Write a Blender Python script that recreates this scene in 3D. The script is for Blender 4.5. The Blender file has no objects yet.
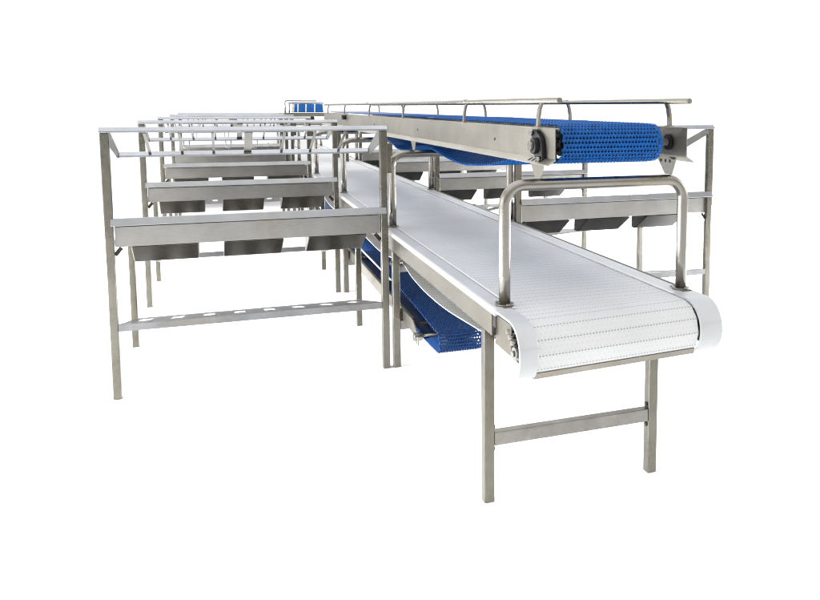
import bpy, bmesh, math, random
from mathutils import Vector, Matrix
random.seed(5)
SC = bpy.context.scene
COL = SC.collection
PI = math.pi

# ------------------------------------------------------------------ materials
def newmat(name):
    m = bpy.data.materials.new(name); m.use_nodes = True
    nt = m.node_tree
    return m, nt, nt.nodes['Principled BSDF']

def N(nt, typ, **kw):
    n = nt.nodes.new(typ)
    for k, v in kw.items():
        if k.startswith('in_'):
            n.inputs[int(k[3:])].default_value = v
        else:
            setattr(n, k, v)
    return n

def ramp(nt, fac, stops):
    r = nt.nodes.new('ShaderNodeValToRGB')
    el = r.color_ramp.elements
    while len(el) < len(stops): el.new(0.5)
    for e, (p, c) in zip(el, stops):
        e.position = p; e.color = (*c, 1) if len(c) == 3 else c
    nt.links.new(fac, r.inputs[0])
    return r

def steel(name, col, rough=0.32, stretch=(1, 1, 1), var=0.22, blotch=0.25, bump=0.02, metal=1.0):
    """brushed stainless steel: fine grain along one axis, cloudy wear, small smears"""
    m, nt, b = newmat(name)
    tc = N(nt, 'ShaderNodeTexCoord')
    mp = N(nt, 'ShaderNodeMapping'); mp.inputs['Scale'].default_value = stretch
    nt.links.new(tc.outputs['Object'], mp.inputs[0])
    g = N(nt, 'ShaderNodeTexNoise'); g.inputs['Scale'].default_value = 60; g.inputs['Detail'].default_value = 5
    nt.links.new(mp.outputs[0], g.inputs['Vector'])
    c = N(nt, 'ShaderNodeTexNoise'); c.inputs['Scale'].default_value = 5.5; c.inputs['Detail'].default_value = 6; c.inputs['Roughness'].default_value = 0.65
    nt.links.new(tc.outputs['Object'], c.inputs['Vector'])
    lo = tuple(x * (1 - blotch) for x in col); hi = tuple(min(1, x * (1 + blotch)) for x in col)
    r = ramp(nt, c.outputs['Fac'], [(0.3, lo), (0.7, hi)])
    mx = N(nt, 'ShaderNodeMix', data_type='RGBA', blend_type='MULTIPLY'); mx.inputs[0].default_value = 1
    r2 = ramp(nt, g.outputs['Fac'], [(0.25, (1 - var,) * 3), (0.75, (1, 1, 1))])
    nt.links.new(r.outputs[0], mx.inputs[6]); nt.links.new(r2.outputs[0], mx.inputs[7])
    # faint straw-coloured stains and fine scratches
    t = N(nt, 'ShaderNodeTexNoise'); t.inputs['Scale'].default_value = 2.3; t.inputs['Detail'].default_value = 8; t.inputs['Roughness'].default_value = 0.7
    oi = N(nt, 'ShaderNodeObjectInfo')
    ad = N(nt, 'ShaderNodeVectorMath', operation='ADD'); nt.links.new(tc.outputs['Object'], ad.inputs[0]); nt.links.new(oi.outputs['Location'], ad.inputs[1]); nt.links.new(ad.outputs[0], t.inputs['Vector'])
    nt.links.new(ad.outputs[0], c.inputs['Vector'])
    tr_ = ramp(nt, t.outputs['Fac'], [(0.52, (1, 1, 1)), (0.72, (0.90, 0.85, 0.75))])
    m2 = N(nt, 'ShaderNodeMix', data_type='RGBA', blend_type='MULTIPLY'); m2.inputs[0].default_value = 1
    nt.links.new(mx.outputs[2], m2.inputs[6]); nt.links.new(tr_.outputs[0], m2.inputs[7])
    nt.links.new(m2.outputs[2], b.inputs['Base Color'])
    rr = N(nt, 'ShaderNodeMapRange'); rr.inputs[3].default_value = rough - 0.08; rr.inputs[4].default_value = rough + 0.12
    nt.links.new(c.outputs['Fac'], rr.inputs[0]); nt.links.new(rr.outputs[0], b.inputs['Roughness'])
    bp = N(nt, 'ShaderNodeBump'); bp.inputs['Strength'].default_value = bump * 5; bp.inputs['Distance'].default_value = 0.004
    nt.links.new(g.outputs['Fac'], bp.inputs['Height']); nt.links.new(bp.outputs[0], b.inputs['Normal'])
    b.inputs['Metallic'].default_value = metal
    return m

def plain(name, col, rough=0.5, metal=0.0, var=0.12, scale=30, bump=0.0):
    m, nt, b = newmat(name)
    tc = N(nt, 'ShaderNodeTexCoord')
    c = N(nt, 'ShaderNodeTexNoise'); c.inputs['Scale'].default_value = scale; c.inputs['Detail'].default_value = 5
    nt.links.new(tc.outputs['Object'], c.inputs['Vector'])
    r = ramp(nt, c.outputs['Fac'], [(0.3, tuple(x * (1 - var) for x in col)), (0.7, tuple(min(1, x * (1 + var)) for x in col))])
    nt.links.new(r.outputs[0], b.inputs['Base Color'])
    b.inputs['Roughness'].default_value = rough; b.inputs['Metallic'].default_value = metal
    if max(col) < .03: b.inputs['Specular IOR Level'].default_value = 0.22
    if bump:
        bp = N(nt, 'ShaderNodeBump'); bp.inputs['Strength'].default_value = bump; bp.inputs['Distance'].default_value = 0.003
        nt.links.new(c.outputs['Fac'], bp.inputs['Height']); nt.links.new(bp.outputs[0], b.inputs['Normal'])
    return m

def math_n(nt, op, a, b=None):
    n = N(nt, 'ShaderNodeMath', operation=op)
    for i, v in enumerate((a, b)):
        if v is None: continue
        if isinstance(v, (int, float)): n.inputs[i].default_value = v
        else: nt.links.new(v, n.inputs[i])
    return n.outputs[0]

def white_belt_mat(name='white_modular_belt', BELT_LO=(0.545, 0.55, 0.555), BELT_HI=(0.61, 0.615, 0.62), SLOT=0.56, DOT=0.12):
    m, nt, b = newmat(name)
    uv = N(nt, 'ShaderNodeUVMap'); uv.uv_map = 'belt'
    sp = N(nt, 'ShaderNodeSeparateXYZ'); nt.links.new(uv.outputs[0], sp.inputs[0])
    u, v = sp.outputs[0], sp.outputs[1]
    # hinge line every 50 mm: a row of short dashes 12.5 mm apart
    fv = math_n(nt, 'ABSOLUTE', math_n(nt, 'SUBTRACT', math_n(nt, 'FRACT', math_n(nt, 'ADD', math_n(nt, 'DIVIDE', v, 0.05), 0.5)), 0.5))
    hinge = math_n(nt, 'LESS_THAN', fv, 0.055)
    fu = math_n(nt, 'FRACT', math_n(nt, 'DIVIDE', u, 0.0125))
    dash = math_n(nt, 'LESS_THAN', fu, 0.45)
    slot = math_n(nt, 'MULTIPLY', hinge, dash)
    seam = math_n(nt, 'LESS_THAN', fv, 0.018)
    # drain holes: small dots between the hinges, two staggered rows
    vv = math_n(nt, 'DIVIDE', v, 0.0166667)
    row = math_n(nt, 'FLOOR', vv)
    fr = math_n(nt, 'SUBTRACT', math_n(nt, 'FRACT', vv), 0.5)
    uu = math_n(nt, 'ADD', math_n(nt, 'DIVIDE', u, 0.02), math_n(nt, 'MULTIPLY', row, 0.5))
    fc = math_n(nt, 'SUBTRACT', math_n(nt, 'FRACT', uu), 0.5)
    d2 = math_n(nt, 'ADD', math_n(nt, 'POWER', math_n(nt, 'ABSOLUTE', math_n(nt, 'MULTIPLY', fr, 0.9)), 2.0), math_n(nt, 'POWER', math_n(nt, 'ABSOLUTE', fc), 2.0))
    dot = math_n(nt, 'LESS_THAN', d2, 0.022)
    tc = N(nt, 'ShaderNodeTexCoord')
    nz = N(nt, 'ShaderNodeTexNoise'); nz.inputs['Scale'].default_value = 3.5; nz.inputs['Detail'].default_value = 6
    nt.links.new(tc.outputs['Object'], nz.inputs['Vector'])
    base = ramp(nt, nz.outputs['Fac'], [(0.3, BELT_LO), (0.7, BELT_HI)])
    mark = math_n(nt, 'MAXIMUM', math_n(nt, 'MULTIPLY', slot, SLOT), math_n(nt, 'MAXIMUM', math_n(nt, 'MULTIPLY', dot, DOT), math_n(nt, 'MULTIPLY', seam, 0.12)))
    mx = N(nt, 'ShaderNodeMix', data_type='RGBA')
    nt.links.new(mark, mx.inputs[0]); nt.links.new(base.outputs[0], mx.inputs[6]); mx.inputs[7].default_value = (0.10, 0.10, 0.10, 1)
    nt.links.new(mx.outputs[2], b.inputs['Base Color'])
    b.inputs['Roughness'].default_value = 0.5; b.inputs['Specular IOR Level'].default_value = 0.2
    bp = N(nt, 'ShaderNodeBump'); bp.inputs['Strength'].default_value = 0.5; bp.inputs['Distance'].default_value = 0.002; bp.invert = True
    nt.links.new(mark, bp.inputs['Height']); nt.links.new(bp.outputs[0], b.inputs['Normal'])
    return m

def blue_belt_mat(name, holes, lo, hi):
    m, nt, b = newmat(name)
    tc = N(nt, 'ShaderNodeTexCoord')
    nz = N(nt, 'ShaderNodeTexNoise'); nz.inputs['Scale'].default_value = 22; nz.inputs['Detail'].default_value = 8; nz.inputs['Roughness'].default_value = 0.7
    nt.links.new(tc.outputs['Object'], nz.inputs['Vector'])
    base = ramp(nt, nz.outputs['Fac'], [(0.3, lo), (0.7, hi)])
    b.inputs['Roughness'].default_value = 0.42; b.inputs['Specular IOR Level'].default_value = 0.18
    if not holes:
        nt.links.new(base.outputs[0], b.inputs['Base Color']); return m
    uv = N(nt, 'ShaderNodeUVMap'); uv.uv_map = 'belt'
    sp = N(nt, 'ShaderNodeSeparateXYZ'); nt.links.new(uv.outputs[0], sp.inputs[0])
    vv = math_n(nt, 'DIVIDE', sp.outputs[1], 0.016); row = math_n(nt, 'FLOOR', vv)
    fr = math_n(nt, 'SUBTRACT', math_n(nt, 'FRACT', vv), 0.5)
    uu = math_n(nt, 'ADD', math_n(nt, 'DIVIDE', sp.outputs[0], 0.0137), math_n(nt, 'MULTIPLY', row, 0.5))
    fc = math_n(nt, 'SUBTRACT', math_n(nt, 'FRACT', uu), 0.5)
    d2 = math_n(nt, 'ADD', math_n(nt, 'POWER', math_n(nt, 'ABSOLUTE', fr), 2.0), math_n(nt, 'POWER', math_n(nt, 'ABSOLUTE', fc), 2.0))
    dot = math_n(nt, 'LESS_THAN', d2, 0.075)
    mx = N(nt, 'ShaderNodeMix', data_type='RGBA')
    nt.links.new(math_n(nt, 'MULTIPLY', dot, 0.85), mx.inputs[0]); nt.links.new(base.outputs[0], mx.inputs[6]); mx.inputs[7].default_value = (0.004, 0.012, 0.06, 1)
    nt.links.new(mx.outputs[2], b.inputs['Base Color'])
    bp = N(nt, 'ShaderNodeBump'); bp.inputs['Strength'].default_value = 0.8; bp.inputs['Distance'].default_value = 0.004; bp.invert = True
    nt.links.new(d2, bp.inputs['Height']); nt.links.new(bp.outputs[0], b.inputs['Normal'])
    return m

BELT_LO, BELT_HI = (0.60, 0.612, 0.625), (0.66, 0.672, 0.685)
BLUE_LO, BLUE_HI = (0.003, 0.060, 0.235), (0.008, 0.112, 0.39)
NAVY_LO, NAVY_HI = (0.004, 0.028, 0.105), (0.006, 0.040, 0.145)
M = {
    'post':   steel('brushed_steel_post', (0.208, 0.198, 0.168), 0.27, (16, 16, 0.4), var=0.4, blotch=0.2),
    'cross':  steel('brushed_steel_bar', (0.25, 0.242, 0.222), 0.28, (0.5, 14, 14)),
    'plate':  steel('satin_steel_sheet', (0.325, 0.321, 0.310), 0.32, (0.3, 14, 14), var=0.22, blotch=0.10),
    'lip':    steel('bright_steel_lip', (0.315, 0.32, 0.33), 0.34, (0.4, 12, 12), var=0.12, blotch=0.14),
    'rack':   steel('polished_steel_rack', (0.385, 0.40, 0.43), 0.28, (0.5, 10, 10), var=0.12, blotch=0.12),
    'shelf':  steel('foot_rest_steel', (0.235, 0.238, 0.245), 0.33, (0.4, 12, 12), var=0.16, blotch=0.22),
    'frame':  steel('satin_steel_frame', (0.30, 0.285, 0.25), 0.40, (12, 0.4, 12), var=0.12, blotch=0.16),
    'bed':    steel('bed_steel', (0.19, 0.178, 0.15), 0.36, (12, 0.4, 12), var=0.12, blotch=0.16),
    'flange': steel('bright_flange', (0.47, 0.45, 0.40), 0.42, (12, 0.4, 12), var=0.1, blotch=0.12),
    'tube':   steel('polished_steel_tube', (0.29, 0.277, 0.25), 0.24, (3, 3, 3), var=0.06, blotch=0.10, bump=0.004),
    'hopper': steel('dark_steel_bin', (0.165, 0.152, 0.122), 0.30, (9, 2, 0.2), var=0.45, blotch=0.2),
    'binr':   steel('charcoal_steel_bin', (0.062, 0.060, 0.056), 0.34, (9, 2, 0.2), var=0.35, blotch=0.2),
    'white':  plain('white_plastic', (0.475, 0.486, 0.50), 0.35, 0, 0.05, 8),
    'cover':  plain('greyish_white_plastic', (0.50, 0.51, 0.525), 0.35, 0, 0.06, 6),
    'edge':   plain('bright_white_strip', (0.70, 0.70, 0.69), 0.4, 0, 0.03, 8),
    'black':  plain('black_cast_housing', (0.012, 0.012, 0.013), 0.45, 0, 0.3, 40, 0.2),
    'grey':   plain('grey_shaft', (0.5, 0.49, 0.47), 0.35, 0.6, 0.1, 20),
    'dark':   plain('dark_recess_metal', (0.05, 0.045, 0.04), 0.5, 1, 0.3, 30),
    'shaft':  steel('turned_shaft', (0.36, 0.35, 0.33), 0.25, (3, 3, 3)),
    'belt':   white_belt_mat(),
    'beltin': white_belt_mat('inner_belt_shade_lifted', (0.74, 0.74, 0.72), (0.84, 0.84, 0.82), 0.75, 0.6),  # inner side with stronger dots; base made paler to offset shade under the bed
    'blue':   blue_belt_mat('blue_modular_belt', True, BLUE_LO, BLUE_HI),
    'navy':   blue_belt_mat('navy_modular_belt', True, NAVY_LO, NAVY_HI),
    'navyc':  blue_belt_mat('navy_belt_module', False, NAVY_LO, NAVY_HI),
    'bluec':  blue_belt_mat('blue_belt_module', False, BLUE_LO, BLUE_HI),
}

# ------------------------------------------------------------------ mesh helpers
def bx(bm, x0, x1, y0, y1, z0, z1):
    vs = [bm.verts.new(p) for p in ((x0, y0, z0), (x1, y0, z0), (x1, y1, z0), (x0, y1, z0), (x0, y0, z1), (x1, y0, z1), (x1, y1, z1), (x0, y1, z1))]
    for f in ((3, 2, 1, 0), (4, 5, 6, 7), (0, 1, 5, 4), (1, 2, 6, 5), (2, 3, 7, 6), (3, 0, 4, 7)):
        bm.faces.new([vs[i] for i in f])
    return vs

def bar(bm, p, q, w, t, up=(0, 0, 1)):
    """rectangular bar from p to q; w along 'side', t along 'up'"""
    p, q = Vector(p), Vector(q); d = (q - p).normalized(); up = Vector(up)
    s = d.cross(up)
    if s.length < 1e-5: s = d.cross(Vector((1, 0, 0)))
    s.normalize(); u = s.cross(d).normalized()
    c = []
    for o in (p, q):
        for a, b in ((-1, -1), (1, -1), (1, 1), (-1, 1)):
            c.append(bm.verts.new(o + s * a * w / 2 + u * b * t / 2))
    for f in ((3, 2, 1, 0), (4, 5, 6, 7), (0, 1, 5, 4), (1, 2, 6, 5), (2, 3, 7, 6), (3, 0, 4, 7)):
        bm.faces.new([c[i] for i in f])

def prism_x(bm, prof, x0, x1):
    """closed YZ profile extruded along X"""
    a = [bm.verts.new((x0, y, z)) for y, z in prof]; b = [bm.verts.new((x1, y, z)) for y, z in prof]
    n = len(prof)
    for i in range(n):
        j = (i + 1) % n; bm.faces.new((a[i], a[j], b[j], b[i]))
    bm.faces.new(a[::-1]); bm.faces.new(b)

def prism_y(bm, prof, y0, y1):
    a = [bm.verts.new((x, y0, z)) for x, z in prof]; b = [bm.verts.new((x, y1, z)) for x, z in prof]
    n = len(prof)
    for i in range(n):
        j = (i + 1) % n; bm.faces.new((a[i], a[j], b[j], b[i]))
    bm.faces.new(a[::-1]); bm.faces.new(b)

def sheet_x(bm, path, x0, x1, t):
    """open YZ path given a thickness t, extruded along X"""
    n = len(path); off = []
    for i, (y, z) in enumerate(path):
        a = Vector(path[max(0, i - 1)]); b = Vector(path[min(n - 1, i + 1)])
        d = (b - a).normalized(); nn = Vector((-d.y, d.x))
        off.append((y + nn.x * t, z + nn.y * t))
    prism_x(bm, list(path) + off[::-1], x0, x1)

def tube(bm, pts, r, seg=16, closed=False):
    pts = [Vector(p) for p in pts]; rings = []
    up = None
    for i, p in enumerate(pts):
        a = pts[max(0, i - 1)]; b = pts[min(len(pts) - 1, i + 1)]
        d = (b - a).normalized()
        if up is None:
            up = d.orthogonal().normalized()
        s = d.cross(up)
        if s.length < 1e-6: s = d.orthogonal()
        s.normalize(); up = s.cross(d).normalized()
        rings.append([bm.verts.new(p + (s * math.cos(k * 2 * PI / seg) + up * math.sin(k * 2 * PI / seg)) * r) for k in range(seg)])
    for i in range(len(rings) - 1):
        for k in range(seg):
            f = bm.faces.new((rings[i][k], rings[i][(k + 1) % seg], rings[i + 1][(k + 1) % seg], rings[i + 1][k])); f.smooth = True
    bm.faces.new(rings[0][::-1]); bm.faces.new(rings[-1])

def cyl(bm, p, q, r, seg=24): tube(bm, [p, q], r, seg)

def arc(c, r, a0, a1, n):
    return [(c[0] + r * math.cos(math.radians(a0 + (a1 - a0) * i / n)), c[1] + r * math.sin(math.radians(a0 + (a1 - a0) * i / n))) for i in range(n + 1)]

def obj(name, bm, mat, parent=None, bevel=0.0, fn=None):
    if fn:
        for v in bm.verts: v.co = fn(v.co)
    bmesh.ops.recalc_face_normals(bm, faces=bm.faces)
    me = bpy.data.meshes.new(name); bm.to_mesh(me); bm.free()
    o = bpy.data.objects.new(name, me); COL.objects.link(o); me.materials.append(mat)
    if parent is not None: o.parent = parent
    if bevel:
        md = o.modifiers.new('bevel', 'BEVEL'); md.width = bevel; md.segments = 2; md.limit_method = 'ANGLE'; md.angle_limit = math.radians(40)
        md.harden_normals = False
        for p in me.polygons: p.use_smooth = True
        md2 = o.modifiers.new('wn', 'WEIGHTED_NORMAL'); md2.keep_sharp = True
    return o

def BM(): return bmesh.new()

def thing(name, label, cat, loc=(0, 0, 0), group=None):
    o = bpy.data.objects.new(name, None); COL.objects.link(o); o.location = loc
    o.empty_display_size = 0.1
    o['label'] = label; o['category'] = cat
    if group: o['group'] = group
    return o

def dup(root, loc, label):
    r = root.copy(); COL.objects.link(r); r.location = loc; r['label'] = label
    for ch in list(root.children):
        c = ch.copy(); COL.objects.link(c); c.parent = r
        for g in list(ch.children):
            d = g.copy(); COL.objects.link(d); d.parent = c
    return r

# ------------------------------------------------------------------ floor
bm = BM()
S = 260
vs = [bm.verts.new(p) for p in ((-S, -S, 0), (S, -S, 0), (S, S, 0), (-S, S, 0))]; bm.faces.new(vs)
fl = obj('floor', bm, plain('white_floor', (0.93, 0.93, 0.93), 0.9, 0, 0.01, 2)); fl['kind'] = 'structure'

# ------------------------------------------------------------------ work stations
ZT, ZL, ZW = 1.3795, 0.9409, 0.7925
def make_station(W, name, label, group, bins, hang, side_bracket, z0, glow):
    t = thing(name, label, 'work station', group=group)
    P = 0.04
    for x0 in (0, W - P):
        b = BM(); bx(b, x0, x0 + P, 0, P, z0, 1.3745); obj('post', b, M['post'], t, 0.004)
        b = BM(); bx(b, x0 + .001, x0 + P - .001, 0.947, 0.987, z0, 0.80); obj('rear_leg', b, M['post'], t, 0.004)
        b = BM(); bx(b, x0 + 0.008, x0 + 0.032, 0.262, 0.946, 0.765, 0.79); obj('side_arm', b, M['cross'], t, 0.002)
    # rack: two slanted bars joined by flat hangers, end gussets
    k = BM()
    prism_x(k, [(-.004, 1.375), (-.004, 1.383), (.016, 1.401), (.044, 1.401), (.044, 1.375)], -.003, W + .003)
    rack = obj('rack', k, M['rack'], t, 0.0015)
    b = BM(); prism_x(b, [(.325, 1.231), (.325, 1.240), (.345, 1.259), (.366, 1.259), (.366, 1.231)], .047, W - .047)
    obj('lower_bar', b, M['rack'], rack, 0.0015)
    for i, u in enumerate(hang):
        b = BM(); w = 0.040 if i == len(hang) // 2 else 0.013
        bar(b, (u, .030, 1.372), (u, .338, 1.250), w, .008)
        obj('hanger', b, M['cross'], rack)
    for u in (.29, .60, .80, 1.13):
        b = BM(); tube(b, [(u, .35, 1.231), (u, .35, 1.185), (u + .006, .35, 1.172), (u + .02, .35, 1.168), (u + .034, .35, 1.172), (u + .04, .35, 1.185), (u + .04, .35, 1.231)], .0035, 8)
        obj('hook', b, M['rack'], rack)
    for u in (.0415, W - .0455):
        b = BM()
        pr = [(.002, 1.374), (.040, 1.374), (.355, 1.262), (.36, 1.229), (.29, 1.229), (.002, glow)]
        prism_x(b, pr, u, u + .004); obj('gusset', b, M['plate'], rack)
    # trough: slanted lip in front, channel behind
    k = BM()
    sheet_x(k, [(.024, .894), (.024, ZW), (.26, ZW), (.26, .885), (.285, .885)], .0435, W - .0435, .003)
    for u in (.0435, W - .0465):
        prism_x(k, [(.028, ZW + .004), (.255, ZW + .004), (.255, .88), (.028, .90)], u + .0003, u + .0027)
    tr = obj('trough', k, M['plate'], t)
    k = BM(); prism_x(k, [(-.022, .905), (-.024, .909), (-.006, .941), (.021, .941), (.021, .937), (-.0035, .934), (-.017, .907)], .031, W - .012)
    obj('lip', k, M['lip'], tr, 0.001)
    for u0, u1, za, zb in ((.0415, .072, .752, .789), (W - .0415, W - .072, .752, .789)):
        b = BM(); bar(b, (u0, .02, za), (u1, .02, zb), .02, .005, (0, 1, 0)); obj('brace', b, M['dark'], t)
    # dish bins hanging under the trough, front face raked back
    for u0, u1 in bins:
        b = BM()
        prof = [(.03, .788), (.19, .685), (.20, .680), (.212, .678), (.232, .678), (.243, .681), (.248, .69), (.252, .788)]
        prism_x(b, prof, u0, u1)
        for v in b.verts:
            if v.co.z < .7: v.co.x += .006 if v.co.x == u0 else -.004
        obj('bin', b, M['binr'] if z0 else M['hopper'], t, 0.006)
    # raked foot rest with drain slots and a turned-down front edge
    k = BM(); xs = [.043]; ns = 8
    slot = []
    for i in range(ns):
        c = .043 + (W - .086) * (i + .5) / ns
        xs += [c - .03, c + .03]; slot.append((c - .03, c + .03))
    xs.append(W - .043); ys = [.004, .36, .62, .943]
    zf = lambda y: .392 - .205 * (y - .004) / .939
    G = [[k.verts.new((x, y, zf(y))) for y in ys] for x in xs]
    for i in range(len(xs) - 1):
        for j in range(3):
            if j == 1 and i % 2 == 1: continue
            k.faces.new((G[i][j], G[i + 1][j], G[i + 1][j + 1], G[i][j + 1]))
    r = bmesh.ops.solidify(k, geom=list(k.faces), thickness=.003)
    bx(k, .042, W - .042, -.002, .002, .358, .394)
    for u in (.0425, W - .0455):
        prism_x(k, [(.003, .395), (.943, .19), (.943, .165), (.003, .36)], u, u + .003)
    obj('foot_rest', k, M['shelf'], t)
    if side_bracket:
        b = BM(); bx(b, W + .003, W + .033, .045, .075, 1.13, 1.30)
        bx(b, W - .02, W + .003, .0405, .045, 1.15, 1.28)
        obj('bracket', b, M['post'], t, 0.003)
    return t

Y1 = 4.407
XO = -0.565; WL = 1.437
binsL = [(.114, .435), (.561, .869), (1.002, 1.322)]
hangL = [.200, .363, .525, .705, .889, 1.05, 1.213]
GL = 'trimming stations left of the white belt'
labL = ['brushed steel work station nearest on the left, its whole front and both front posts unobstructed',
        'steel work station directly behind the nearest one on the left side',
        'third steel work station back along the left side of the white belt',
        'fourth steel work station back along the left side of the white belt',
        'farthest steel work station on the left side of the line, mostly hidden behind nearer ones']
st = make_station(WL, 'work_station', labL[0], GL, binsL, hangL, True, 0.0, 1.30)
st.location = (XO, Y1, 0)
for k in range(1, 5):
    dup(st, (XO, Y1 + 2.0 * k, 0), labL[k])
for r_ in st.children:          # the nearest station carries no hooks on its rack
    for g_ in list(r_.children):
        if g_.name.startswith('hook'): bpy.data.objects.remove(g_)
XR = 1.727; YR = 4.62; WR = 1.462
GR = 'trimming stations right of the white belt'
binsR = [(.075, .395), (.52, .84), (.965, 1.275)]
hangR = [h * WR / WL for h in hangL]
labR = ['steel work station nearest on the right, behind the front hoop of the white belt',
        'steel work station directly behind the nearest one on the right side',
        'third steel work station back on the right, seen under the overhead conveyor',
        'farthest steel work station on the right side of the line']
st2 = make_station(WR, 'work_station', labR[0], GR, binsR, hangR, False, 0.016, 1.34)
st2.location = (XR, YR, -.016)
for k in range(1, 4):
    dup(st2, (XR, YR + 2.0 * k, -.016), labR[k])

# ------------------------------------------------------------------ belts
def lerp_path(path):
    L = [0]
    for a, b in zip(path, path[1:]): L.append(L[-1] + math.hypot(b[0] - a[0], b[1] - a[1]))
    def at(v):
        v = min(max(v, 0), L[-1])
        for i in range(len(L) - 1):
            if v <= L[i + 1] or i == len(L) - 2:
                f = (v - L[i]) / (L[i + 1] - L[i])
                return (path[i][0] + (path[i + 1][0] - path[i][0]) * f, path[i][1] + (path[i + 1][1] - path[i][1]) * f)
    return L, at

def smooth_path(pts, step=0.05):
    """Catmull-Rom through pts"""
    out = []
    for i in range(len(pts) - 1):
        p0 = pts[max(0, i - 1)]; p1 = pts[i]; p2 = pts[i + 1]; p3 = pts[min(len(pts) - 1, i + 2)]
        n = max(1, int(math.hypot(p2[0] - p1[0], p2[1] - p1[1]) / step))
        for k in range(n):
            t = k / n
            out.append(tuple(0.5 * ((2 * p1[c]) + (-p0[c] + p2[c]) * t + (2 * p0[c] - 5 * p1[c] + 4 * p2[c] - p3[c]) * t * t + (-p0[c] + 3 * p1[c] - 3 * p2[c] + p3[c]) * t ** 3) for c in (0, 1)))
    out.append(pts[-1])
    return out

def belt_strip(name, path, x0, x1, mat, parent, thick, v0=0.0, smooth=True, fn=None):
    b = BM(); uvl = b.loops.layers.uv.new('belt')
    L, _ = lerp_path(path)
    A = [b.verts.new((x0, y, z)) for y, z in path]; B = [b.verts.new((x1, y, z)) for y, z in path]
    for i in range(len(path) - 1):
        f = b.faces.new((A[i], A[i + 1], B[i + 1], B[i])); f.smooth = smooth
        for lp, (uu, vv) in zip(f.loops, ((x0, L[i]), (x0, L[i + 1]), (x1, L[i + 1]), (x1, L[i]))):
            lp[uvl].uv = (uu, vv + v0)
    if fn:
        for v in b.verts: v.co = fn(v.co)
    me = bpy.data.meshes.new(name); b.to_mesh(me); b.free()
    o = bpy.data.objects.new(name, me); COL.objects.link(o); me.materials.append(mat); o.parent = parent
    md = o.modifiers.new('thickness', 'SOLIDIFY'); md.thickness = thick; md.offset = 1
    return o

def belt_cells(name, path, v_a, v_b, x0, x1, mat, parent, pv=0.016, pu=0.0137, thick=0.007, side=-1):
    """modular belt with real drain holes, staggered like brickwork"""
    b = BM(); L, at = lerp_path(path)
    nr = int((v_b - v_a) / pv)
    for r in range(nr):
        va = v_a + r * pv; off = (r % 2) * pu / 2
        n = int((x1 - x0) / pu)
        rj = random.uniform(-.001, .001)
        P = [at(va), at(va + pv * .19), at(va + pv * .5), at(va + pv * .81), at(va + pv)]
        def V(u, k):
            return b.verts.new((u, P[k][0], P[k][1]))
        lo, hi = x0 + rj, x1 + rj
        edges = [lo + off * (1 if off else 0)]
        us = [lo + off + j * pu for j in range(n + (0 if off else 1))]
        us = [u for u in us if u <= hi + 1e-6]
        if off:
            b.faces.new((V(lo, 0), V(lo + off, 0), V(lo + off, 4), V(lo, 4)))
        if hi - us[-1] > 1e-4:
            b.faces.new((V(us[-1], 0), V(hi, 0), V(hi, 4), V(us[-1], 4)))
        for ua, ub in zip(us, us[1:]):
            w = ub - ua
            c = [V(ua, 0), V(ub, 0), V(ub, 4), V(ua, 4)]
            i8 = [V(ua + w * .30, 1), V(ua + w * .70, 1), V(ua + w * .86, 2), V(ua + w * .70, 3), V(ua + w * .30, 3), V(ua + w * .14, 2)]
            for f in ((c[0], c[1], i8[1], i8[0]), (c[1], i8[2], i8[1]), (c[1], c[2], i8[2]), (c[2], i8[3], i8[2]), (c[2], c[3], i8[4], i8[3]), (c[3], i8[5], i8[4]), (c[3], c[0], i8[5]), (c[0], i8[0], i8[5])):
                b.faces.new(f)
            # raised knuckle on the hinge between two holes
            (ya, za), (yb, zb) = at(va - pv * .0), at(va + pv * .18); (ym, zm) = at(va + pv * .09)
            dy, dz = yb - ya, zb - za; l = math.hypot(dy, dz) or 1; ny, nz = -dz / l, dy / l
            h = .0028 * side
            k0, k1 = ua - w * .15, ua + w * .15
            q = [b.verts.new((k0, ya, za)), b.verts.new((k1, ya, za)), b.verts.new((k1, yb, zb)), b.verts.new((k0, yb, zb))]
            tp = [b.verts.new((ua - w * .09, ym + ny * h, zm + nz * h)), b.verts.new((ua + w * .09, ym + ny * h, zm + nz * h))]
            for f in ((q[0], q[1], tp[1], tp[0]), (q[1], q[2], tp[1]), (q[2], q[3], tp[0], tp[1]), (q[3], q[0], tp[0])):
                b.faces.new(f)
    me = bpy.data.meshes.new(name); b.to_mesh(me); b.free()
    o = bpy.data.objects.new(name, me); COL.objects.link(o); me.materials.append(mat); o.parent = parent
    md = o.modifiers.new('thickness', 'SOLIDIFY'); md.thickness = thick; md.offset = -1
    return o

# ------------------------------------------------------------------ main white conveyor
def shear(co):
    k = min(1, max(0, (2.62 - co.y) / .18)); k = k * k * (3 - 2 * k)
    return Vector((co.x, co.y + .085 * (co.x - .893) * k, co.z))
XF0, XF1 = .893, 1.722           # outer faces of the bed
YE = 17.0
W = thing('belt_conveyor', 'long white belt conveyor in the middle, with steel hoops standing over its bed', 'conveyor', (1.3, 2.72, 0))
OFF = Matrix.Translation((-1.3, -2.72, 0))
def wpart(name, b, mat, parent=None, bevel=0.0, fn=None):
    o = obj(name, b, mat, parent or W, bevel, fn)
    if parent is None: o.data.transform(OFF)
    else: o.data.transform(OFF)
    return o
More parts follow.
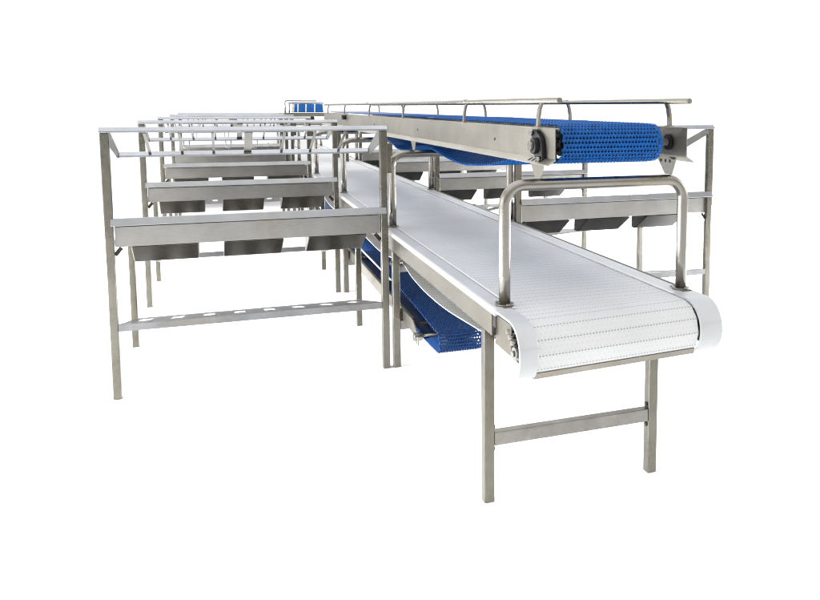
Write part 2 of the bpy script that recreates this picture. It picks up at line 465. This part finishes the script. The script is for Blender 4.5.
# belt loop: top run, faceted nose, sagging return
cn, R = (2.447, .685), .096
nose = arc(cn, R, 90, 90 + 30.2 * 6, 6)
top = [(YE, .781), (12.0, .781), (8.0, .781), (5.0, .781), (3.4, .781), (2.62, .781)]
ret = smooth_path([(2.515, .598), (2.65, .622), (2.80, .618), (3.145, .590), (3.45, .566), (3.69, .556), (3.95, .556), (4.22, .571), (4.43, .603), (4.62, .598), (4.9, .567), (5.2, .553), (5.5, .556), (5.82, .566), (6.2, .60), (6.6, .60), (7.2, .56), (7.8, .56), (8.4, .60)], .06) + [(YE, .60)]
path = top + nose[0:] + ret
Ls, _ = lerp_path(path)
v_n = Ls[len(top)]
v0 = -(v_n % .05)
nb = len(top) + len(nose)
o = belt_strip('belt', path[:nb], .9615, 1.619, M['belt'], W, .004, v0, False, shear); o.data.transform(OFF)
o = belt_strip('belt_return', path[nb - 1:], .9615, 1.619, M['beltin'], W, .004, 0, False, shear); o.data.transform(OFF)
for x0, x1, lipx in ((XF0 + .012, .960, .962), (1.634, XF1 - .012, 1.622)):
    b = BM(); bx(b, x0, x1, 2.60, YE, .772, .788); wpart('edge_cover', b, M['cover'], None, 0.002)
    b = BM(); bx(b, lipx, lipx + .010, 2.60, YE, .7865, .7915); wpart('belt_guide', b, M['edge'], None, 0.002)
for x0, x1 in ((XF0 - .002, XF0 + .011), (XF1 - .011, XF1 + .002)):
    b = BM(); bx(b, x0, x1, 2.60, YE, .766, .790); wpart('wear_strip', b, M['edge'] if x0 < 1 else M['bed'], None, 0.002)
for x0, s in ((XF0, 1), (XF1, -1)):
    b = BM(); prism_y(b, [(x0, .685), (x0, .765), (x0 + s * .04, .765), (x0 + s * .04, .761), (x0 + s * .004, .761), (x0 + s * .004, .689), (x0 + s * .04, .689), (x0 + s * .04, .685)], 2.637, YE)
    wpart('side_frame', b, M['bed'])
# nose guards: bent plastic strips round both ends of the nose
for x0, x1 in ((XF0 - .004, .9585), (1.626, XF1 + .004)):
    b = BM()
    pa = [(2.601, .7905), (2.52, .7905)] + arc((2.445, .684), .1065, 90, 90 + 138, 22)
    sheet_x(b, pa, x0, x1, .010)
    g = wpart('nose_guard', b, M['white'], None, 0.003, shear)
    for f in g.data.polygons: f.use_smooth = True
    b = BM()   # joint seam strip across the guard
    pa2 = arc((2.445, .684), .1072, 90 + 72, 90 + 74, 1)
    sheet_x(b, pa2, x0 + .001, x1 - .001, .0012); s_ = obj('seam', b, M['white'], g, 0, shear); s_.data.transform(OFF)
b = BM(); prism_x(b, [(2.378, .597), (2.372, .618), (2.375, .619), (2.382, .600), (2.43, .596), (2.43, .593)], .956, 1.622)
wpart('scraper_strip', b, M['frame'], None, 0, shear)
# nose bearing and plates behind the guards
for s, xa in ((1, XF0 + .014), (-1, XF1 - .014)):
    b = BM(); bx(b, min(xa, xa + s * .004), max(xa, xa + s * .004), 2.47, 2.636, .655, .764); wpart('end_plate', b, M['bed'], None, 0, shear)
    b = BM(); bx(b, min(xa + s * .03, xa + s * .034), max(xa + s * .03, xa + s * .034), 2.39, 2.50, .625, .742); wpart('end_plate', b, M['dark'], None, 0, shear)
    b = BM(); cyl(b, (xa - s * .004, 2.435, .676), (xa + s * .03, 2.435, .676), .024); cyl(b, (xa - s * .012, 2.435, .676), (xa - s * .004, 2.435, .676), .011)
    brg = wpart('bearing', b, M['shaft'], None, 0.002, shear)
    for yy, zz in ((2.475, .722), (2.452, .708), (2.50, .735)):
        b = BM(); cyl(b, (xa - s * .008, yy, zz), (xa + s * .02, yy, zz), .009, 6); q = obj('bolt', b, M['shaft'], brg, 0, shear); q.data.transform(OFF)
b = BM(); cyl(b, (XF0 + .05, 2.447, .685), (XF1 - .05, 2.447, .685), .02); wpart('shaft', b, M['shaft'], None, 0, shear)
# supports: a pair of square legs with a cross bar
legy = [2.7254, 4.403, 6.375, 8.4, 10.4, 12.4, 14.4, 16.4]
for i, y in enumerate(legy):
    xr = 1.603 if i == 0 else 1.682
    for x in (XF0, xr):
        b = BM(); bx(b, x, x + .041, y, y + .041, 0, .6845); lg = wpart('leg', b, M['post'], None, 0.004)
        if i == 0:
            s = 1 if x == XF0 else -1; xx = x + (.041 if s > 0 else 0)
            for zz in (.293, .207):
                b = BM(); cyl(b, (xx, y + .02, zz), (xx + s * .006, y + .02, zz), .009, 6)
                q = obj('bolt', b, M['dark'], lg); q.data.transform(OFF)
    b = BM(); bx(b, XF0 + .0415, xr - .0005, y + .002, y + .039, .223, .277); wpart('cross_bar', b, M['cross'], None, 0.004)
    b = BM(); bx(b, XF0 + .006, XF1 - .006, y + .004, y + .036, .640 if i else .655, .684); 
    if i: wpart('bed_bar', b, M['cross'], None, 0.002)
    else: b.free()
# return rollers with their brackets
for y in (4.46, 6.42, 8.46):
    b = BM(); cyl(b, (XF0 + .03, y, .575), (XF1 - .03, y, .575), .024); rl = wpart('return_roller', b, M['white'], None)
    b = BM(); bx(b, XF0 + .002, XF0 + .008, y - .05, y - .02, .59, .684); cyl(b, (XF0 - .01, y - .035, .612), (XF0 + .06, y - .035, .612), .012, 12); bx(b, XF0 + .002, XF0 + .008, y - .045, y - .028, .55, .60)
    q = obj('roller_bracket', b, M['frame'], rl); q.data.transform(OFF)
# hoops
HX0, HX1, HZ, HR = .950, 1.698, 1.2267, .0215
hoopy = [2.66 + 2 * k for k in range(7)]
for y in hoopy:
    pts = [(HX0, y, .789)]; rc = .075
    pts += [(HX0, y, .9), (HX0, y, 1.05)]
    pts += [(HX0 + rc - rc * math.cos(a), y, HZ - rc + rc * math.sin(a)) for a in [i * PI / 2 / 10 for i in range(11)]]
    pts += [(HX0 + .3, y, HZ), ((HX0 + HX1) / 2, y, HZ), (HX1 - .3, y, HZ)]
    pts += [(HX1 - rc + rc * math.sin(a), y, HZ - rc + rc * math.cos(a)) for a in [i * PI / 2 / 10 for i in range(11)]]
    pts += [(HX1, y, 1.05), (HX1, y, .9), (HX1, y, .789)]
    b = BM(); tube(b, pts, HR, 20); hp = wpart('hoop', b, M['tube'])
    for x in (HX0, HX1):
        b = BM(); sg = 1 if x == HX0 else 1
        cyl(b, (x, y, .7885), (x, y, .7945), .034, 20); bx(b, x - .02, x + .02, y - .048, y + .048, .7887, .7925)
        for dy in (-.038, .038): cyl(b, (x, y + dy, .792), (x, y + dy, .800), .008, 6)
        q = obj('base_plate', b, M['frame'], hp); q.data.transform(OFF)

# ------------------------------------------------------------------ overhead blue conveyor
U0, U1, UB, UT = 1.095, 1.635, 1.303, 1.4345
UE = 9.1
U = thing('overhead_conveyor', 'narrow blue belt conveyor raised on feet above the white belt, guard tubes along both edges', 'conveyor', (1.365, 2.6, 1.249))
OFU = Matrix.Translation((-1.365, -2.6, -1.249))
def upart(name, b, mat, parent=None, bevel=0.0):
    o = obj(name, b, mat, parent or U, bevel); o.data.transform(OFU); return o
for x, s in ((U0, -1), (U1, 1)):
    b = BM()
    pr = [(x, UT), (x, UB + .022), (x - s * .003, UB + .022), (x - s * .003, UT - .003), (x - s * .018, UT - .003), (x - s * .018, UT)]
    prism_y(b, pr, 2.54, UE); sf = upart('side_frame', b, M['frame'])
    b = BM(); prism_y(b, [(x - s * .003, UB + .0215), (x + s * .001, UB + .0215), (x + s * .030, UB + .003), (x + s * .030, UB), (x + s * .026, UB), (x - s * .003, UB + .0165)], 2.54, UE); upart('flange', b, M['flange'], sf)
    b = BM()
    for i in range(5):
        yy = 3.19 + i * 1.41
        cyl(b, (x + s * .0005, yy, 1.372), (x + s * .002, yy, 1.372), .006, 10)
    upart('bolt_hole', b, M['dark'], sf)
    b = BM()
    for i in range(4):
        yy = 2.63 + i * .036
        z = lambda f: UB + .0215 - .0185 * f
        bar(b, (x + s * .006, yy, z(.17) + .001), (x + s * .022, yy + .006, z(.72) + .001), .011, .0015)
    upart('slot', b, M['black'], sf)
    # flange bearing: black oval housing, steel hub
    b = BM(); xc = x + s * .001
    dirv = Vector((0, -.62, -.78)).normalized() if s < 0 else Vector((0, -.62, -.78)).normalized()
    cy, cz = 2.672, 1.368
    outl = []
    for i in range(40):
        a = 2 * PI * i / 40
        r1 = .045 + .028 * abs(math.cos(a)) ** 3
        perp = Vector((0, dirv.z, -dirv.y))
        p = dirv * r1 * math.cos(a) + perp * .046 * math.sin(a)
        outl.append((cy + p.y, cz + p.z))
    prism_x(b, outl, min(xc, xc + s * .016), max(xc, xc + s * .016))
    cyl(b, (xc + s * .016, cy, cz), (xc + s * .034, cy, cz), .030, 24)
    bg = upart('bearing', b, M['black'], None, 0.003)
    b = BM(); cyl(b, (xc + s * .034, cy, cz), (xc + s * .046, cy, cz), .017, 20); upart('hub', b, M['shaft'], bg, 0.001)
    for sg in (-1, 1):
        p = dirv * .058 * sg
        b = BM(); cyl(b, (xc + s * .016, cy + p.y, cz + p.z), (xc + s * .028, cy + p.y, cz + p.z), .010, 6)
        upart('bolt', b, M['shaft'], bg)
# belt loop
uc, ur = (2.664, 1.375), .065
pu_top = [(UE - .1, 1.440), (7.0, 1.440), (4.6, 1.440)]
pu_front = [(4.6, 1.440), (2.9, 1.440)] + arc(uc, ur, 90, 270, 24) + smooth_path([(2.80, 1.307), (3.0, 1.297), (3.2, 1.281), (3.42, 1.252), (3.63, 1.234), (3.85, 1.223), (4.08, 1.231), (4.28, 1.248), (4.5, 1.268), (4.66, 1.274), (4.85, 1.258), (5.0, 1.236), (5.18, 1.222), (5.35, 1.219), (5.5, 1.226), (5.79, 1.264), (6.0, 1.29), (6.2, 1.296)], .05)
Lf, _ = lerp_path(pu_front)
n_cells_end = Lf[2 + 24] + 2.9
o = belt_strip('belt', pu_top, 1.152, 1.560, M['blue'], U, .006); o.data.transform(OFU); main_belt = o
o = belt_cells('belt_front', pu_front, 0.2, n_cells_end, 1.152, 1.560, M['bluec'], U); o.data.transform(OFU)
i0 = next(i for i, v in enumerate(Lf) if v >= n_cells_end)
o = belt_strip('belt_return', pu_front[i0 - 1:] + [(UE - .1, 1.296)], 1.152, 1.560, M['blue'], U, .006); o.data.transform(OFU)
o = belt_strip('belt_return', [(4.6, 1.440), (4.38, 1.440)], 1.152, 1.560, M['blue'], U, .006); o.name = 'belt'; o.data.transform(OFU)
b = BM(); cyl(b, (U0 + .005, uc[0], uc[1]), (U1 - .005, uc[0], uc[1]), .0145); upart('shaft', b, M['grey'])
b = BM(); cyl(b, (1.165, uc[0], uc[1]), (1.550, uc[0], uc[1]), .046, 28); upart('shade_core', b, M['black'])  # black core added inside the belt nose so its holes look dark
for x in (1.140, 1.20, 1.36, 1.50):
    b = BM()
    for i in range(10):
        a = 2 * PI * i / 10
        bar(b, (x, uc[0] + .02 * math.cos(a), uc[1] + .02 * math.sin(a)), (x, uc[0] + .056 * math.cos(a), uc[1] + .056 * math.sin(a)), .014, .014, (1, 0, 0))
    cyl(b, (x - .009, uc[0], uc[1]), (x + .009, uc[0], uc[1]), .042, 20)
    upart('sprocket', b, M['black'])
for x in (U1 - .004,):
    b = BM(); cyl(b, (x - .008, uc[0], uc[1]), (x - .001, uc[0], uc[1]), .03, 20); upart('seal_ring', b, M['black'])
# feet on the hoops
for y in hoopy[:4]:
    for x, s in ((U0, -1), (U1, 1)):
        b = BM(); xa = x + s * .008 - s * .004
        prism_x(b, [(y - .008, 1.2475), (y + .042, 1.2475), (y + .115, 1.323), (y - .045, 1.323)], min(xa, xa + s * .004), max(xa, xa + s * .004))
        ft = upart('foot', b, M['frame'], None, 0.001)
        if s > 0:
            b = BM()
            for i in range(3): cyl(b, (xa - .0012, y + .005 + i * .033, 1.300), (xa + .0002, y + .005 + i * .033, 1.300), .007, 10)
            upart('bolt_hole', b, M['dark'], ft)
for y in (3.2, 4.5, 5.8, 7.2, 8.5):
    b = BM(); bx(b, U0 + .004, U1 - .004, y, y + .03, 1.36, 1.39); upart('cross_member', b, M['frame'])
b = BM(); cyl(b, (U0 - .001, 7.45, 1.405), (U0 - .04, 7.45, 1.405), .022, 16); upart('knob', b, M['black'])
# guard tubes
for x, s, ya, ye in ((U0, -1, 2.515, 9.05), (U1, 1, 2.52, 9.05)):
    b = BM(); xr = x - s * .006
    tube(b, [(xr, ya, 1.5325), (xr, 4, 1.5305), (xr, 6, 1.5275), (xr, ye, 1.523)], .0105, 12); gr = upart('guard_rail', b, M['tube'])
    b = BM(); cyl(b, (xr, 3.62, 1.5325), (xr, 3.68, 1.5325), .011, 12); cyl(b, (xr, 6.3, 1.528), (xr, 6.36, 1.528), .011, 12); upart('rail_joint', b, M['tube'], gr)
    for y in (2.68, 3.62, 4.97, 6.19, 7.5, 8.7):
        b = BM()
        pts = [(xr, y, 1.523), (xr + s * .007, y, 1.505), (xr + s * .012, y, 1.475), (xr + s * .014, y, 1.438)]
        for p, q in zip(pts, pts[1:]): bar(b, p, q, .022, .009, (1, 0, 0))
        bx(b, min(x - s * .001, x + s * .017), max(x - s * .001, x + s * .017), y - .02, y + .02, 1.4348, 1.4385)
        upart('rail_post', b, M['frame'], gr)

# ------------------------------------------------------------------ lower blue conveyor
D = thing('lower_conveyor', 'blue belt conveyor with white edge strips running low beneath the white belt', 'conveyor', (1.3, 4.0, 0))
OFD = Matrix.Translation((-1.3, -4.0, 0))
def dpart(name, b, mat, parent=None, bevel=0.0):
    o = obj(name, b, mat, parent or D, bevel); o.data.transform(OFD); return o
DX0, DX1 = .985, 1.215
dc, dr = (3.775, .325), .048
dpath = [(13, .410)] + [(8, .410)] + smooth_path([(5.9, .410), (5.2, .409), (4.68, .406), (4.3, .395), (4.0, .381), (3.84, .371)], .05) + arc(dc, dr, 80, 270, 20) + smooth_path([(3.9, .272), (4.2, .268), (4.6, .285), (5.2, .262), (5.8, .285), (6.4, .262)], .08) + [(13, .28)]
Ld, _ = lerp_path(dpath)
va = next(v for v, p in zip(Ld, dpath) if p[0] <= 6.0); vb = next(v for v, p in zip(Ld, dpath) if p[1] <= .2775 and p[0] < 3.9)
nn = round((vb - va) / .016)
o = belt_cells('belt_front', dpath, va, vb, DX0, DX1, M['navyc'], D); o.data.transform(OFD)
ia = next(i for i, v in enumerate(Ld) if v >= va)
o = belt_strip('belt', dpath[:ia + 1], DX0, DX1, M['navy'], D, .006); o.data.transform(OFD)
ib = next(i for i, v in enumerate(Ld) if v >= vb) - 1
o = belt_strip('belt_return', dpath[ib:], DX0, DX1, M['navy'], D, .006); o.data.transform(OFD)
for x in (DX0 - .009, DX1 + .009):
    b = BM(); tube(b, [(x, y, z + .006) for y, z in dpath[:ia + 1 + 20] if y > 3.86], .0055, 8); dpart('edge_strip', b, M['edge'])
for x, s in ((.947, 1), (1.253, -1)):
    b = BM(); prism_y(b, [(x, .275), (x, .347), (x + s * .018, .347), (x + s * .018, .343), (x + s * .004, .343), (x + s * .004, .279), (x + s * .018, .279), (x + s * .018, .275)], 4.2, 13)
    dpart('side_frame', b, M['frame'])
    b = BM(); prism_x(b, [(4.199, .347), (4.15, .343), (4.06, .300), (4.035, .275), (4.035, .235), (4.075, .235), (4.10, .262), (4.199, .275)], min(x, x + s * .008), max(x, x + s * .008))
    br = dpart('tail_bracket', b, M['frame'], None, 0.002)
    b = BM(); cyl(b, (x - s * .016, 4.062, .276), (x + s * .03, 4.062, .276), .022, 18); dpart('boss', b, M['shaft'], br, 0.002)
b = BM(); cyl(b, (.96, 4.062, .276), (1.235, 4.062, .276), .011, 16); dpart('roller_shaft', b, M['shaft'])
b = BM(); cyl(b, (.952, 4.16, .318), (1.249, 4.16, .318), .009, 16); dpart('roller_shaft', b, M['dark'])
b = BM(); cyl(b, (DX0 + .03, dc[0], dc[1]), (DX1 - .03, dc[0], dc[1]), .038, 24); dpart('nose_roller', b, M['black'])
for y in (4.47, 6.43, 8.46, 10.46, 12.4):
    b = BM(); bx(b, .936, 1.68, y, y + .03, .2305, .272); dpart('support_bar', b, M['cross'], None, 0.002)
for y in (4.42, 6.4, 8.42, 10.42):
    b = BM(); bx(b, .9345, .9465, y - .02, y + .05, .285, .335); dpart('leg_bracket', b, M['dark'])

# ------------------------------------------------------------------ small infeed conveyor at the far end
F = thing('infeed_conveyor', 'small raised blue belt infeed with white cleats and steel guard at the far end', 'conveyor', (1.02, 10.6, 0))
OFF_F = Matrix.Translation((-1.02, -10.6, 0))
def fpart(name, b, mat, parent=None, bevel=0.0):
    o = obj(name, b, mat, parent or F, bevel); o.data.transform(OFF_F); return o
b = BM(); sheet_x(b, [(10.52, 1.425), (10.60, 1.535), (10.64, 1.545), (11.3, 1.545)], .872, 1.255, .012); fb = fpart('belt', b, M['bluec'])
for xx, w in ((.875, .03), (.935, .014), (1.035, .014), (1.145, .014)):
    b = BM(); bar(b, (xx, 10.512, 1.43), (xx + .012, 10.588, 1.532), w, .008, (0, -1, 1)); fpart('cleat', b, M['edge'] if w < .02 else M['cover'], fb)
b = BM(); bx(b, .76, 1.56, 10.42, 10.46, 1.375, 1.412); bx(b, .76, 1.56, 11.26, 11.30, 1.375, 1.412); bx(b, .76, .80, 10.461, 11.259, 1.377, 1.41); bx(b, 1.52, 1.56, 10.461, 11.259, 1.377, 1.41); fpart('bed_frame', b, M['frame'])
b = BM(); tube(b, [(.775, 10.44, 1.412), (.775, 10.44, 1.55), (.785, 10.44, 1.57), (.80, 10.44, 1.575), (1.16, 10.44, 1.572)], .009, 10); cyl(b, (.83, 10.50, 1.54), (1.26, 10.50, 1.54), .008, 10); cyl(b, (.83, 10.50, 1.412), (.83, 10.50, 1.54), .008, 10); fpart('guard_rail', b, M['tube'])
b = BM(); cyl(b, (1.105, 10.43, 1.30), (1.105, 10.43, 1.374), .022, 14); cyl(b, (1.105, 10.43, 1.32), (1.105, 10.43, 1.36), .027, 14); fpart('motor', b, M['black'])
b = BM(); bx(b, 1.33, 1.53, 10.40, 10.412, 1.24, 1.40); cyl(b, (1.43, 10.398, 1.315), (1.43, 10.385, 1.315), .06, 24); fpart('drive_plate', b, M['frame'])
for x in (.76, 1.52):
    for y in (10.42, 11.26):
        b = BM(); bx(b, x + .001, x + .039, y + .001, y + .039, 0, 1.3745); fpart('leg', b, M['post'], None, 0.003)

# ------------------------------------------------------------------ light
WASH = 2700
WORLD_BACK, WORLD_FRONT, WORLD_TOP, WORLD_SIDE = (0.55, 0.52, 0.46), (1.5, 1.5, 1.5), (1.17, 1.18, 1.19), (3.5, 3.5, 3.5)
wd = bpy.data.worlds.new('World'); SC.world = wd; wd.use_nodes = True
nt = wd.node_tree; bg = nt.nodes['Background']
tc = N(nt, 'ShaderNodeTexCoord'); sp = N(nt, 'ShaderNodeSeparateXYZ'); nt.links.new(tc.outputs['Generated'], sp.inputs[0])
# white studio: cyclorama ahead, even ceiling, unseen low glow added at both sides to lift the floor, dimmer room behind the photographer
def smooth(src, a, b):
    m_ = N(nt, 'ShaderNodeMapRange', interpolation_type='SMOOTHSTEP'); m_.inputs[1].default_value = a; m_.inputs[2].default_value = b
    nt.links.new(src, m_.inputs[0]); return m_.outputs[0]
def cmix(fac, c0, c1):
    m_ = N(nt, 'ShaderNodeMix', data_type='RGBA'); nt.links.new(fac, m_.inputs[0])
    for i, c in ((6, c0), (7, c1)):
        if isinstance(c, tuple): m_.inputs[i].default_value = (*c, 1)
        else: nt.links.new(c, m_.inputs[i])
    return m_.outputs[2]
az = math_n(nt, 'ARCTAN2', sp.outputs[0], math_n(nt, 'MULTIPLY', sp.outputs[1], -1.0))
streak_bands = smooth(math_n(nt, 'SINE', math_n(nt, 'MULTIPLY', az, 13.0)), -.3, .5)   # invented bright bands behind the camera, added to streak the steel reflections
back = cmix(streak_bands, tuple(c * .55 for c in WORLD_BACK), tuple(c * 1.75 for c in WORLD_BACK))
front = cmix(smooth(sp.outputs[1], -.35, .25), back, WORLD_FRONT)
dome = cmix(smooth(sp.outputs[2], .18, .6), front, WORLD_TOP)
side = math_n(nt, 'MULTIPLY', smooth(math_n(nt, 'ABSOLUTE', sp.outputs[0]), .74, .93), math_n(nt, 'SUBTRACT', 1.0, smooth(sp.outputs[2], .22, .6)))
nt.links.new(cmix(side, dome, WORLD_SIDE), bg.inputs[0]); bg.inputs[1].default_value = 1.0
ld = bpy.data.lights.new('overhead_softbox', 'AREA'); ld.shape = 'RECTANGLE'; ld.size = 9; ld.size_y = 16; ld.energy = 330; ld.color = (1, .985, .96)
lo = bpy.data.objects.new('overhead_softbox', ld); COL.objects.link(lo); lo.location = (0.5, 7.0, 6.5)

# two unseen strip lamps added low at either side to brighten the shaded floor
for x, yc, rz, en in ((-4.6, 6.0, -PI / 2, WASH), (7.2, 7.5, PI / 2, WASH)):
    ld = bpy.data.lights.new('added_floor_wash', 'AREA'); ld.shape = 'RECTANGLE'; ld.size = 10; ld.size_y = .3; ld.energy = en; ld.spread = math.radians(62)
    lo = bpy.data.objects.new('added_floor_wash', ld); COL.objects.link(lo); lo.location = (x, yc, .40)
    lo.rotation_euler = (math.radians(64), 0, rz)

# ------------------------------------------------------------------ camera
yaw, pitch, roll, f, cx, cy, h = 0.36532364, -0.10540203, 0.00256757, 786.697, 522.0177, 189.3567, 1.5127828
Fv = Vector((math.sin(yaw) * math.cos(pitch), math.cos(yaw) * math.cos(pitch), math.sin(pitch)))
Rv = Vector((math.cos(yaw), -math.sin(yaw), 0)); Uv = Rv.cross(Fv)
R2 = Rv * math.cos(roll) + Uv * math.sin(roll); U2 = Uv * math.cos(roll) - Rv * math.sin(roll)
cd = bpy.data.cameras.new('camera'); cam = bpy.data.objects.new('camera', cd); COL.objects.link(cam)
mw = Matrix((R2, U2, -Fv)).transposed().to_4x4(); mw.translation = (0, 0, h); cam.matrix_world = mw
cd.sensor_fit = 'HORIZONTAL'; cd.sensor_width = 36; cd.lens = f / 820 * 36
cd.shift_x = (410 - cx) / 820; cd.shift_y = (cy - 300) / 820
cd.clip_start = .05; cd.clip_end = 600
SC.camera = cam
SC.view_settings.view_transform = 'Standard'; SC.view_settings.look = 'None'; SC.view_settings.exposure = 0.0; SC.view_settings.gamma = 1.0
SC.render.filter_size = 1.1; SC.cycles.filter_width = 1.1
SC.cycles.max_bounces = 8; SC.cycles.use_denoising = True
